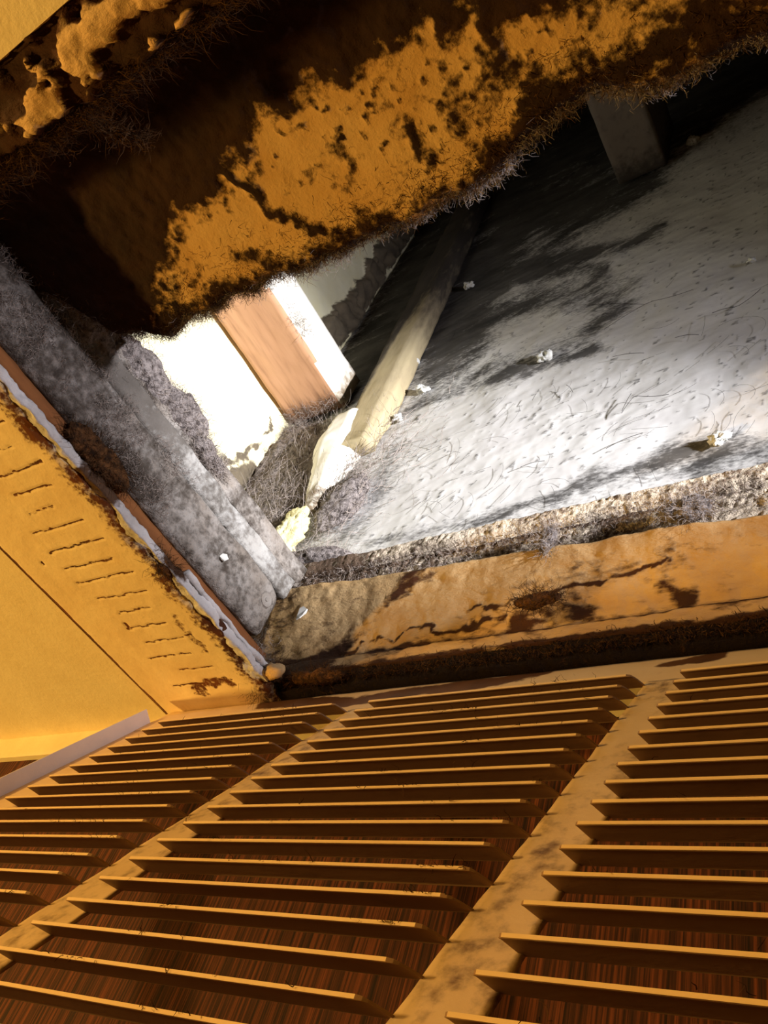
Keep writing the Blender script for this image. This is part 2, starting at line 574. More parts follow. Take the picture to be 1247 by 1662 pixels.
WF = struct(grid_slab('wall_far', np.stack([X, yy, Z], -1), (0, .02, 0), M_wall, None, d), 'white painted plenum wall streaked with grey dust behind the opening', 'wall')
# hairs and lint lying on that wall
hair = [[(0.086, 0.307), (0.081, 0.286)], [(0.081, 0.284), (0.089, 0.302), (0.114, 0.292)], [(0.029, 0.348), (0.037, 0.333)],
        [(0.052, 0.422), (0.089, 0.444), (0.125, 0.440)], [(0.030, 0.480), (0.084, 0.443)], [(0.141, 0.389), (0.159, 0.386), (0.176, 0.403)],
        [(0.009, 0.249), (0.028, 0.249)], [(0.074, 0.245), (0.099, 0.252)], [(0.114, 0.369), (0.132, 0.362)], [(0.001, 0.340), (0.003, 0.348)], [(0.065, 0.370), (0.091, 0.360)]]


def wire(pts, rad, rr=3):
    V, F = [], []
    pts = [Vector(p) for p in pts]
    for i, p in enumerate(pts):
        t = (pts[min(i + 1, len(pts) - 1)] - pts[max(i - 1, 0)]).normalized()
        a = t.orthogonal().normalized()
        b = t.cross(a)
        for k in range(rr):
            an = 2 * math.pi * k / rr
            V.append(p + (a * math.cos(an) + b * math.sin(an)) * rad)
    for i in range(len(pts) - 1):
        for k in range(rr):
            F.append((i * rr + k, i * rr + (k + 1) % rr, (i + 1) * rr + (k + 1) % rr, (i + 1) * rr + k))
    return V, F


HV, HF = [], []
def add_hair(pts, rad):
    v_, f_ = wire(pts, rad)
    o_ = len(HV)
    HV.extend([tuple(q) for q in v_])
    HF.extend([tuple(i + o_ for i in q) for q in f_])
for h in hair:
    n = 12
    h = np.array(h)
    t = np.linspace(0, len(h) - 1, n)
    hx = np.interp(t, range(len(h)), h[:, 0])
    hz = np.interp(t, range(len(h)), h[:, 1]) + .002 * np.sin(t * 3)
    add_hair([(a, FY - .0065, b) for a, b in zip(hx, hz)], .00022)
for i in range(150):
    a = RNG.uniform(-.14, .24)
    b = RNG.uniform(.18, .34) if i < 110 else RNG.uniform(.34, .55)
    an = RNG.normal(.5, .7)
    L = RNG.uniform(.006, .03)
    k = RNG.normal(0, 40)
    pts = []
    for s in range(7):
        pts.append((a, FY - .0058, b))
        a += L / 6 * math.cos(an)
        b += L / 6 * math.sin(an)
        an += k * L / 6
    add_hair(pts, .0001)
hr = mesh_from('hair', HV, HF, M_hair, WF)
hr['kind'] = 'stuff'

ysl = lin(-.34, FY - .001, .003)
zsl = lin(.13, .95, .003)
Yl, Zl = np.meshgrid(ysl, zsl, indexing='ij')
P0 = np.stack([0 * Yl, Yl, Zl], -1)
d = strokes(Yl, Zl, [([(.036, .60), (.036, .75), (.03, .95)], .026, 1.0), ([(.03, .425), (.037, .40), (.03, .375), (.02, .345), (.0, .33)], .006, .62),
                     ([(.045, .36), (.02, .30), (-.02, .26)], .02, .8)], 9, .012, 50)
d = d * (.75 + .5 * fbm(P0, 60, 3, 4))
xl = -.315 + .003 * fbm(P0, 30, 3, 2) + .016 * sstep(.5, .9, d) * sstep(.5, .6, Zl) * fbm(P0, 80, 3, 3)
WL = struct(grid_slab('wall_left', np.stack([xl, Yl, Zl], -1), (-.02, 0, 0), M_white, None, d), 'bright white drywall side of the plenum left of the brown joist', 'wall')
struct(box('wall_near', (-.36, -.75, .13), (1.1, -.72, 1.4), M_roof), 'dark near side of the plenum', 'wall')
struct(box('wall_right', (1.1, -.75, .06), (1.13, .09, 1.4), M_roof), 'dark right side of the plenum', 'wall')
struct(box('wall_corner', (-.36, -.75, .10), (-.336, .09, 1.4), M_roof), 'dark backing of the plenum side', 'wall')
struct(box('ceiling', (-.36, -.75, 1.40), (1.13, .09, 1.42), M_roof), 'dark deck closing the top of the plenum', 'ceiling')

# ------------------------------------------------------------------ framing in the plenum
def joist(name, x0, x1, y0, y1, z0, z1, mb, mside, label, amp, seed):
    root = empty(name, ((x0 + x1) / 2, (y0 + y1) / 2, z0))
    r = .003
    poly = [(x0 + r, z0), (x1 - r, z0), (x1, z0 + r), (x1, z1), (x0, z1), (x0, z0 + r)]
    o = sweep('beam', 'y', lin(y0, y1, .004), poly, [mb, mside], None, amp, 60, seed,
              dirt=lambda V: .25 + .5 * sstep(y1 - .035, y1, V[:, 1]) + .0 * V[:, 0], step=.004)
    o.parent = root
    o.location = -root.location
    for p_ in o.data.polygons:
        if p_.center.x > x1 - .0022 and p_.center.z > z0 + .0016:
            p_.material_index = 1
    return tag(root, label, 'joist', 'joists over the opening')


J1 = joist('ceiling_joist', -.309, -.234, -.60, .0525, .445, .495, M_joist, M_joistw, 'brown wood joist with overlit side coloured white against the bright left wall', .0012, 41)
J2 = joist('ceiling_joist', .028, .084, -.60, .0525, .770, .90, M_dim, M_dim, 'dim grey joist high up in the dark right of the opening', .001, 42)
# dark shadow gap piece: nailing strip between joist and wall
# web and lint on the first joist's lower arris
N = 260
rr = np.stack([-.234 + RNG.normal(0, .002, N), RNG.normal(-.045, .012, N), .447 + RNG.random(N) * .02], -1)
def child_keep(o, root):
    o.parent = root
    o.location = -root.location
child_keep(strands('cobweb', rr, np.tile((.6, .2, -.3), (N, 1)), .012, .0004, M_fur, None, .6, 4, 8), J1)
N = 420
rr = np.stack([RNG.uniform(-.309, -.234, N), RNG.normal(.045, .006, N), .4445 + 0 * RNG.random(N)], -1)
child_keep(strands('lint', rr, np.tile((.3, -.6, -.3), (N, 1)), .009, .0004, M_fur, None, .6, 3, 9), J1)

# slanting batten on the far wall
ts = lin(.335, .97, .006)
BT = sweep('wall_batten', 'z', ts, [(-.195, .0555), (-.195, .040), (-.190, .034), (-.160, .034), (-.152, .040), (-.152, .0555)], M_batten, None, .0022, 45, 51,
           dirt=lambda V: .20 + .55 * sstep(.50, .66, V[:, 2]) + .5 * sstep(-.183, -.19, V[:, 0]) + .25 * (fbm(V, (60, 60, 20), 3, 3) - .5),
           step=.003, wob=lambda t: (-.055 * (t - .40), .0), shape=lambda t: .75 + .25 * float(sstep(.335, .42, np.array(t))))
tag(BT, 'dusty tan wooden batten rising on the streaked white wall', 'batten')

# white plaster column below the joist end
def blob(name, c, r, mats, amp, freq, seed, parent=None, nu=72, nv=44, dirt=None, tilt=None):
    u = np.linspace(0, 2 * np.pi, nu, endpoint=False)
    v = np.linspace(0, np.pi, nv)[1:-1]
    Vv, U = np.meshgrid(v, u, indexing='ij')
    D = np.stack([np.sin(Vv) * np.cos(U), np.sin(Vv) * np.sin(U), np.cos(Vv)], -1)
    D = np.concatenate([D.reshape(-1, 3), [[0, 0, 1], [0, 0, -1]]])
    S = D * np.asarray(r)
    if tilt is not None:
        S = S @ np.array(Matrix.Rotation(tilt[1], 3, tilt[0])).T
    P = np.asarray(c) + S
    P = P + D * (amp * 2 * (fbm(P, freq, 5, seed, .62) - .5))[:, None]
    n, m = Vv.shape
    idx = np.arange(n * m).reshape(n, m)
    nx = np.roll(idx, -1, 1)
    F = np.stack([idx[:-1], idx[1:], nx[1:], nx[:-1]], -1).reshape(-1, 4).tolist()
    for k in range(m):
        F.append((n * m, int(idx[0, k]), int(nx[0, k])))
        F.append((n * m + 1, int(nx[-1, k]), int(idx[-1, k])))
    return mesh_from(name, P, F, mats, parent, dirt(P) if dirt else None, True, recalc=True), P


o = sweep('plaster_column', 'z', lin(.250, .408, .003), [(-.226, .054), (-.222, .040), (-.208, .031), (-.188, .031), (-.176, .040), (-.172, .054)], M_joistw, None, .005, 34, 61,
          dirt=lambda V: .10 + .5 * sstep(.30, .27, V[:, 2]), step=.003, wob=lambda t: (.10 * max(0, .36 - t), 0), shape=lambda t: (.35 + .65 * float(sstep(.250, .35, np.array(t)))) * (.45 + .55 * float(sstep(.410, .385, np.array(t)))))
tag(o, 'white plaster column hanging below the brown joist end', 'plaster')


def lint_clump(name, c, r, amp, freq, seed, nfur, flen, label, m=M_lint, mf=M_fur, group=None, tilt=None, up=(0, 0, 0)):
    o, P = blob(name, c, r, m, amp, freq, seed, tilt=tilt)
    rg = np.random.default_rng(seed)
    pk = P[rg.integers(0, len(P), nfur)] + rg.normal(0, .001, (nfur, 3))
    dd = pk - np.asarray(c)
    dd /= np.linalg.norm(dd, axis=1, keepdims=True) + 1e-9
    strands('lint_fibre', pk, dd + np.asarray(up), flen, .00032, mf, o, .7, 3, seed + 1)
    return tag(o, label, 'debris' if name.startswith('debris') else 'lint', group or ('debris clumps under the header' if name.startswith('debris') else 'lint clumps in and around the opening'))


lint_clump('lint_clump', (-.268, .052, .345), (.042, .005, .095), .011, 75, 71, 3000, .012, 'grey fuzzy lint heap under the brown joist, left of white plaster', tilt=('Y', -.35))
lint_clump('lint_clump', (-.158, .050, .262), (.020, .010, .034), .006, 70, 72, 350, .009, 'grey lint clump right of the white plaster column', tilt=('Y', .2))
lint_clump('lint_clump', (-.130, .033, .157), (.038, .018, .012), .006, 90, 73, 900, .009, 'purple-grey lint packed in the inner corner of the frame')
N = 2600
rx, rz = RNG.normal(-.205, .045, N), RNG.normal(.30, .055, N)
rr = np.stack([rx, FY - .006 - .010 * RNG.random(N), rz], -1)
ok = (rx > -.312) & (rz > .15) & (rz < .43)
lw = strands('lint_fibre', rr[ok], np.tile((.5, -.15, .7), (int(ok.sum()), 1)), .018, .0005, M_fur, None, .30, 4, 23)
lw.parent = WF
o, P_ = blob('foam_tuft', (-.188, .040, .214), (.013, .009, .036), M_yel, .011, 80, 81)
tag(o, 'pale yellow foam tuft in the dusty corner above the frame', 'foam')

# pale crumbs stuck on the wall
for i, ((a, b), s, lb) in enumerate([((-.161, .492), .004, 'white crumb left of the batten foot'), ((-.138, .648), .006, 'bluish white crumb right of the batten, high up'),
                                     ((.0, .409), .0055, 'largest white crumb, in the middle dust streak of the wall'), ((-.146, .384), .006, 'bluish white crumb just right of the batten foot'),
                                     ((.17, .457), .005, 'grey crumb at the right side of the dim wall'), ((.110, .815), .007, 'pale crumb high in the dark part of the wall'),
                                     ((-.132, .426), .006, 'white crumb right of the batten at mid height'), ((.148, .226), .006, 'violet white crumb in the low right dust patch')]):
    o, P_ = blob('crumb', (a, FY - .006, b), (s, s * .6, s * .8), M_flake, s * 1.3, 240, 90 + i, nu=26, nv=16)
    tag(o, lb, 'crumb', 'pale crumbs on the plenum wall')

# ------------------------------------------------------------------ soffit board above the near edge
SZ = 0.088
ex = [-.12, -.09, -.069, -.044, -.008, .030, .057, .095, .116, .139, .158, .178, .194, .207, .221, .235, .30, .46]
ey = [-.25, -.220, -.188, -.180, -.182, -.182, -.180, -.179, -.181, -.183, -.188, -.191, -.187, -.184, -.183, -.181, -.182, -.182]
xs = np.concatenate([lin(-.115, .25, .0010), lin(.253, .46, .003)])
vs = np.linspace(0, 1, 135)
X, Vv = np.meshgrid(xs, vs, indexing='ij')
ye = np.interp(xs, ex, ey)
ye = ye + .0035 * (fbm(np.stack([xs, 0 * xs, 0 * xs], -1), 70, 4, 44) - .5) * 2
Y0 = -.335
Y = Y0 + Vv * (ye[:, None] - Y0)
P0 = np.stack([X, Y, 0 * X], -1)
fromedge = ye[:, None] - Y
Pm = np.stack([X + .35 * Y, Y, 0 * X], -1)
big = fbm(P0, 26, 4, 101)
med = fbm(P0, 75, 5, 102, .6)
strk = fbm(Pm, (110, 22, 1), 4, 103)
d = .12 + 1.0 * (big - .46) + 1.3 * (med - .5) + .9 * (strk - .52)
d += .75 * sstep(.016, .003, fromedge)
d += .60 * sstep(.030, -.045, X) + .55 * sstep(-.215, -.25, Y)  # soot, with the shade at the left and near edge painted in
d += .65 * (fbm(P0, 170, 4, 104, .65) - .5)
y_soot_shade = np.interp(xs, [-.12, -.033, .002, .03, .055, .102, .149, .17, .2, .24, .3], [-.17, -.196, -.213, -.226, -.236, -.230, -.236, -.222, -.216, -.21, -.21])[:, None]  # behind this line soot and the opening's cast shadow are painted together
d += .75 * sstep(-.006, .022, y_soot_shade - Y + .012 * (fbm(P0, 70, 4, 120) - .5))
d = np.maximum(d, .60 * sstep(.62, .74, fbm(P0, 260, 2, 121)) * sstep(.3, .6, fbm(P0, 45, 3, 122)))
d = np.maximum(d, strokes(X, Y, [([(.165, -.197), (.19, -.194), (.215, -.195), (.26, -.2), (.45, -.2)], .013, .95), ([(.035, -.232), (.047, -.212), (.062, -.19)], .0035, .95),
                                 ([(.088, -.214), (.090, -.208)], .005, .6), ([(.150, -.222), (.158, -.220)], .005, .65), ([(.142, -.207), (.146, -.209)], .003, .6),
                                 ([(.115, -.212), (.118, -.199)], .004, .8), ([(.022, -.20), (.034, -.19)], .006, .8), ([(.20, -.225), (.24, -.215)], .01, .75)], 7, .006, 110, 1.0) * (.45 + 1.0 * fbm(P0, 130, 3, 29)))
d = np.clip(d, 0, 1.2)
Zs = SZ - .002 * fbm(P0, 60, 4, 105) - .0022 * sstep(.4, .8, d) * fbm(P0, 220, 3, 106) + .006 * sstep(.006, .0, fromedge) ** 2
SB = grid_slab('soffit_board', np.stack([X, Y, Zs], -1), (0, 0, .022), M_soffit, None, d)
tag(SB, 'soot-stained orange plastered board with a furry edge above the opening', 'board')
N = 14000
rx = RNG.uniform(-.11, .36, N)
ryf = np.abs(RNG.normal(0, .0035, N))
rr = np.stack([rx, np.interp(rx, xs, ye) - ryf + .001, SZ - .001 + RNG.random(N) * .006 + .003 * sstep(.006, 0, ryf)], -1)
dens = fbm(np.stack([rx, 0 * rx, 0 * rx], -1), 50, 3, 77)
strands('dust_fringe', rr, np.tile((-.1, .75, -.35), (N, 1)), (.0044 + .0022 * sstep(.12, .02, rx)) * (.25 + 1.5 * dens), .00026, M_fur, SB, .9, 4, 12)
N = 5000
rx = RNG.uniform(-.11, .36, N)
rr = np.stack([rx, np.interp(rx, xs, ye) - np.abs(RNG.normal(0, .010, N)), SZ - .002 + 0 * rx], -1)
strands('soot_fibre', rr, np.tile((.2, .5, -.3), (N, 1)), .0038, .00028, M_furb, SB, .9, 3, 13)
# cobweb rag hanging from the near edge
N = 500
t = RNG.random(N)
rr = np.stack([.030 + .010 * t + RNG.normal(0, .0012, N), -.277 + .020 * t ** .6 + RNG.normal(0, .0012, N), .040 + .012 * t + RNG.normal(0, .001, N)], -1)
cb = strands('cobweb', rr, np.tile((.5, .6, .1), (N, 1)), .007, .0004, M_furb, None, .6, 4, 14)
tag(cb, 'brown cobweb rag hooked on the near edge of the opening', 'cobweb')

# ------------------------------------------------------------------ left side of the opening
def clampend(y1, w):
    return lambda t: .55 + .45 * float(np.sqrt(np.clip(1 - max(0, (t - (y1 - w)) / w) ** 2, 0, 1)))


def wobv(seed, a, f=25):
    def g(t):
        q = fbm(np.array([[t, 0, 0], [t, 7, 0]]), (f, 1, 1), 4, seed)
        return (a * 2 * (q[0] - .5), a * (q[1] - .5))
    return g


yl = lin(-.31, .013, .0013)
DC = sweep('drywall_edge', 'y', yl, [(-.125, .0330), (-.0928, .0330), (-.0925, .0365), (-.0945, .0395), (-.125, .0395)], M_core, None, .0022, 190, 111,
           dirt=lambda V: .15 + .9 * (fbm(V, 60, 4, 6) - .42) + .6 * strokes(V[:, 1], V[:, 2], [([(-.15, .037), (-.13, .038)], .008, 1), ([(-.085, .036), (-.075, .037)], .006, 1)]),
           step=.0009, wob=wobv(3, .002, 60))
tag(DC, 'broken white drywall edge along the left side of the opening', 'drywall')
TP = sweep('torn_paper', 'y', lin(-.072, .010, .0016), [(-.1045, .0400), (-.0945, .0397), (-.0925, .0410), (-.0945, .0428), (-.1045, .0420)], M_core, DC, .0016, 160, 112,
           dirt=lambda V: .1 + .9 * (fbm(V, 90, 4, 8) - .45), step=.0012, wob=wobv(5, .0022, 60))
FS = sweep('furring_strip', 'y', lin(-.31, .006, .003), [(-.135, .0415), (-.0990, .0415), (-.0975, .0425), (-.0975, .0490), (-.135, .0490)], M_brown, None, .0008, 90, 113,
           dirt=lambda V: .3 + .3 * sstep(-.11, -.104, V[:, 0]) * 0, step=.002)
tag(FS, 'brown wooden strip in the gap between drywall edge and grey board', 'strip')
JB = sweep('jamb_board', 'y', lin(-.325, -.004, .0022), [(-.130, .0496), (-.0955, .0496), (-.0930, .0520), (-.0930, .083), (-.0960, .0865), (-.130, .0865)], M_jamb, None, .0016, 45, 114,
           dirt=lambda V: .42 + .4 * sstep(-.12, -.22, V[:, 1]) * fbm(V, 70, 4, 5) + .35 * strokes(V[:, 1], V[:, 2], [([(-.16, .05), (-.135, .06), (-.12, .057)], .010, 1.6), ([(-.06, .075), (-.05, .06)], .002, 1)]) + 1.0 * (fbm(V, 60, 5, 9, .6) - .5),
           step=.002, wob=wobv(9, .001, 20), shape=clampend(-.004, .018))
tag(JB, 'wide grey dusty board lining the left side of the opening', 'board')
# screw head, paint chip
bm = bmesh.new()
bmesh.ops.create_cone(bm, cap_ends=True, segments=20, radius1=.0052, radius2=.0044, depth=.0016)
bmesh.ops.create_cone(bm, cap_ends=True, segments=16, radius1=.0022, radius2=.0012, depth=.0028)
me = bpy.data.meshes.new('nail_head')
bm.to_mesh(me)
bm.free()
o = finish('nail_head', me, M_jamb, JB)
o.rotation_euler = (0, math.pi / 2, 0)
o.location = (-.0922, -.0175, .0712)
o['label'] = 'round painted nail head near the end of the board'


def flake(name, c, size, nrm, seed, parent=None, m=M_flake):
    r = np.random.default_rng(seed)
    k = 9
    an = np.sort(r.random(k) * .5 + np.arange(k)) / k * 2 * np.pi
    rad = size * (.6 + .6 * r.random(k))
    nrm = Vector(nrm).normalized()
    a = nrm.orthogonal().normalized()
    b = nrm.cross(a)
    V = []
    for lay in (-.5, .5):
        for q, w in zip(an, rad):
            V.append(Vector(c) + a * math.cos(q) * w + b * math.sin(q) * w * .75 + nrm * (lay * size * .25 + .18 * size * math.sin(2 * q)))
    F = [tuple(range(k))[::-1], tuple(range(k, 2 * k))] + [(i, (i + 1) % k, k + (i + 1) % k, k + i) for i in range(k)]
    return mesh_from(name, V, F, m, parent, smooth=False, recalc=True)


o = flake('paint_flake', (-.0915, -.058, .0668), .0035, (1, -.3, .2), 3, JB)
WS1 = sweep('wood_strip', 'y', lin(-.325, -.002, .0022), [(-.130, .0870), (-.0975, .0870), (-.0955, .0890), (-.0955, .1020), (-.0975, .1040), (-.130, .1040)], M_strip, None, .0018, 70, 115,
            dirt=lambda V: .40 + 1.1 * (fbm(V, 75, 5, 6, .6) - .45) + .5 * sstep(-.10, -.17, V[:, 1]), step=.002, wob=wobv(13, .0012))
tag(WS1, 'pale grey mottled strip above the wide jamb board', 'strip', 'strips above the jamb board')
WS2 = sweep('wood_strip', 'y', lin(-.20, .004, .0022), [(-.130, .1047), (-.1000, .1047), (-.0985, .1075), (-.0985, .1200), (-.1010, .1225), (-.130, .1225)], M_jamb, None, .0012, 60, 116,
            dirt=lambda V: .40 + .9 * (fbm(V, 60, 4, 2) - .5), step=.002, wob=wobv(17, .0008))
tag(WS2, 'topmost thin tan strip on the left side of the opening', 'strip', 'strips above the jamb board')
# purple-grey lint heap on the left side
for i, (c, r_, tl) in enumerate([((-.108, -.200, .100), (.016, .040, .015), 0), ((-.106, -.160, .116), (.013, .030, .012), 0), ((-.104, -.128, .120), (.012, .022, .012), 0), ((-.100, -.098, .112), (.008, .016, .007), 0)]):
    lb = ['dark lint heap at the far left end of the wide jamb board', 'purple-grey lint heap beside the furry board edge',
          'biggest fuzzy lint bump against the bright white wall', 'small lint tail where the topmost tan strip begins'][i]
    lint_clump('lint_clump', c, r_, .006, 75, 120 + i, 1300, .0065, lb, up=(.4, 0, .1))
# lint across the board, over the brown gap
lint_clump('lint_clump', (-.094, -.150, .0475), (.005, .022, .008), .004, 110, 131, 700, .009, 'brown lint wad bridging the gap below the wide jamb board', M_dark, M_furb)
lint_clump('lint_clump', (-.097, -.083, .036), (.004, .012, .004), .003, 130, 132, 350, .007, 'small dark lint wad stuck on the broken drywall edge', M_dark, M_furb)
# fuzz on the wide board's left half
N = 9000
ry = RNG.uniform(-.31, -.10, N)
rz = RNG.uniform(.052, .088, N)
kp = fbm(np.stack([0 * ry, ry, rz], -1), 70, 3, 19) + .35 * (-.2 - ry) * 3 > .42
N = int(kp.sum())
rr = np.stack([-.0925 + np.zeros(N), ry[kp], rz[kp]], -1)
strands('lint_fibre', rr, np.tile((.6, 0, .2), (N, 1)), .0042, .00030, M_fur, JB, .9, 3, 15)
# fuzz in the frame corner at the board's end
N = 260
rr = np.stack([-.100 + RNG.normal(0, .004, N), RNG.normal(.002, .004, N), RNG.normal(.046, .006, N)], -1)
cb = strands('lint_wisp', rr, np.tile((.4, .4, 0), (N, 1)), .010, .0002, M_fur, None, .9, 5, 16)
tag(cb, 'wispy grey lint and hair in the corner gap of the frame', 'lint')

# ------------------------------------------------------------------ far side of the opening (header)
HD = empty('header_frame', (.17, .03, CZ))
tag(HD, 'layered plaster header on the far side of the opening above the grille', 'header')


def header_piece(name, fn, ns, x0, x1, back, m, dfn, seed, amp, freq, step=.0017, amp2=0, f2=300):
    xs = lin(x0, x1, step)
    s = np.linspace(0, 1, ns)
    X, S_ = np.meshgrid(xs, s, indexing='ij')
    y, z = fn(X, S_)
    P = np.stack([X, y, z], -1)
    P[..., 1] -= amp * 2 * (fbm(P, freq, 4, seed) - .5)
    P[..., 2] -= amp * .5 * (fbm(P, freq, 4, seed + 3) - .5)
    if amp2:
        P[..., 1] -= amp2 * (fbm(P, f2, 3, seed + 5) - .4)
    P = P - np.array(HD.location)
    o = grid_slab(name, P, back, m, HD, dfn(X, S_, P + np.array(HD.location)))
    return o


zt = lambda X: .113 + (X + .073) * (-.052)             # top of the orange band
x0h, x1h = -.128, .50
# orange plaster band, leaning out towards the top
def f_band(X, S_):
    z = .0585 + (zt(X) - .0585) * S_
    y = .028 - .018 * S_ + .010 * sstep(.93, 1, S_) ** 2
    return y, z
o = header_piece('plaster_band', f_band, 44, x0h, x1h, (0, .03, .0), M_plaster,
    lambda X, S_, P: .16 + .9 * (fbm(P, (25, 40, 60), 4, 3) - .48) + .5 * strokes(X, P[..., 2], [
        ([(-.105, .05), (-.07, .062), (-.045, .075), (-.02, .098), (0.0, .108)], .006, 1.0), ([(.06, .064), (.085, .067), (.1, .066)], .007, 1.4), ([(.135, .068), (.145, .066)], .006, 1.3),
        ([(-.08, .058), (-.02, .066), (.05, .07)], .0015, 1.2), ([(.02, .075), (.06, .076), (.10, .08), (.14, .084)], .0012, 1.2), ([(-.05, .053), (.0, .052)], .008, 1.0)], 5, .007, 90, 1.0) * (.3 + 1.1 * fbm(P, (140, 60, 200), 3, 19))
        + .45 * sstep(-.095, -.115, X) + .3 * sstep(.12, .0, S_), 141, .0025, 40, .0015, .0016, 190)
o['label'] = 'uneven orange plaster band of the header'
# lower plaster band
def f_low(X, S_):
    return .0225 + .003 * S_ + 0 * X, .0455 + .0125 * S_ + 0 * X
o = header_piece('plaster_strip', f_low, 14, x0h, x1h, (0, .012, 0), M_plaster,
    lambda X, S_, P: .22 + 1.1 * (fbm(P, (60, 60, 90), 4, 4) - .45) + .55 * sstep(.45, .0, S_) + .4 * sstep(.85, 1, S_) + .5 * sstep(-.04, -.09, X), 142, .0014, 70, .0017, .0012, 260)
# dark debris packed above the grille
def f_deb(X, S_):
    return .0245 + 0 * X, .034 + .0125 * S_ + 0 * X
o = header_piece('debris_strip', f_deb, 12, x0h, x1h, (0, .012, 0), M_dark, lambda X, S_, P: .45 + .6 * (fbm(P, 90, 3, 5) - .5), 148, .002, 60, .0014, .0028, 240)
o['label'] = 'dark dirt packed along the bottom of the header'
# grey crust layer
def f_crust(X, S_):
    return .0215 + 0 * X, zt(X) - .003 + (.1303 - zt(X) + .003) * S_
o = header_piece('dust_crust', f_crust, 22, x0h, x1h, (0, .03, 0), M_crust,
    lambda X, S_, P: .48 + .5 * sstep(.0, -.10, X) * (1 - .4 * S_) - .42 * sstep(.10, .17, X) + 1.0 * (fbm(P, 90, 4, 6) - .5) + .5 * sstep(.82, 1, S_), 143, .0018, 70, .0010, .0034, 420)
o['label'] = 'rough grey-brown crusted layer of the header'
# ledge lip
def f_ledge(X, S_):
    z = .1338 + .0100 * np.clip(S_ / .4, 0, 1)
    y = .0175 + .0405 * np.clip((S_ - .4) / .6, 0, 1)
    return y + 0 * X, z + 0 * X - .002 * (X > 1e9)
o = header_piece('ledge', f_ledge, 30, x0h, x1h, (0, .012, -.004), M_crust,
    lambda X, S_, P: .36 + .9 * (fbm(P, 80, 4, 7) - .5) + .5 * sstep(-.03, -.09, X), 144, .0014, 60, .0011, .0022, 420)
o['label'] = 'narrow dusty ledge on top of the header'
# dark debris strip above the grille
N = 3500
rx = RNG.uniform(-.11, .30, N)
rr = np.stack([rx, .0225 + RNG.normal(0, .001, N), .0365 + np.minimum(.011, np.abs(RNG.normal(0, .0045, N)))], -1)
o = strands('debris_fibre', rr - np.array(HD.location), np.tile((0, -.7, 0), (N, 1)), .0034, .0005, M_furb, HD, 1.0, 3, 17)
# rough crust bits
N = 2600
rx = RNG.uniform(-.12, .25, N)
rr = np.stack([rx, .0195 + RNG.normal(0, .0008, N), RNG.uniform(.112, .134, N)], -1)
o = strands('crust_fibre', rr - np.array(HD.location), np.tile((0, -.9, .2), (N, 1)), .0042, .00034, M_fur, HD, .9, 3, 18)
o = flake('paint_flake', np.array((-.091, .0105, .0855)) - np.array(HD.location), .0042, (0, -1, -.3), 5, HD)
o['label'] = 'white paint flake on the orange plaster'
BLK = struct(box('trim_1', (-.315, .0405, .034), (1.1, .0585, .131), M_dark), 'dark framing lumber behind the header plaster', 'trim')
# dark muck in the corner
lint_clump('debris_clump', (-.108, .021, .045), (.013, .009, .010), .005, 110, 151, 500, .010, 'dark crumbly debris in the lower left corner of the opening', M_dark, M_furb)
lint_clump('debris_clump', (-.062, .020, .039), (.020, .005, .004), .003, 120, 152, 400, .007, 'brown debris strip under the header, right of the corner', M_dark, M_furb)
o, P_ = blob('plaster_crumb', (-.088, .010, .038), (.0075, .005, .0045), M_plaster, .004, 160, 153, nu=24, nv=16)
tag(o, 'orange plaster crumb sitting in the corner above the grille', 'crumb')
lint_clump('lint_clump', (.148, .0105, .110), (.012, .005, .007), .004, 110, 154, 600, .008, 'dark grey-green lint tuft on the header at the right', M_lint, M_fur)
lint_clump('lint_clump', (.073, .0105, .109), (.006, .004, .009), .003, 110, 155, 400, .007, 'small grey lint tuft on the header, middle of the opening', M_lint, M_fur)
lint_clump('lint_clump', (.075, .011, .064), (.013, .0035, .004), .003, 110, 156, 420, .008, 'dark lint smear low on the orange plaster band', M_dark, M_furb)

# ------------------------------------------------------------------ hanging louvered grille
p = 0.01265708387517308
TH = math.atan2(-0.843391446, -0.537299608)
GR = empty('vent_grille')
GR.rotation_euler = (TH, 0, 0)
tag(GR, 'cream metal louvered vent grille hanging open below the ceiling opening', 'grille')
panels = [(-.15626, -.02036, -.00163), (0.0, .1343, 0.0), (.1527, .2887, .00106), (.3071, .4431, .00106)]
NL = 22
e = .0024
nb = .55 * p            # base plane of the frame sheet


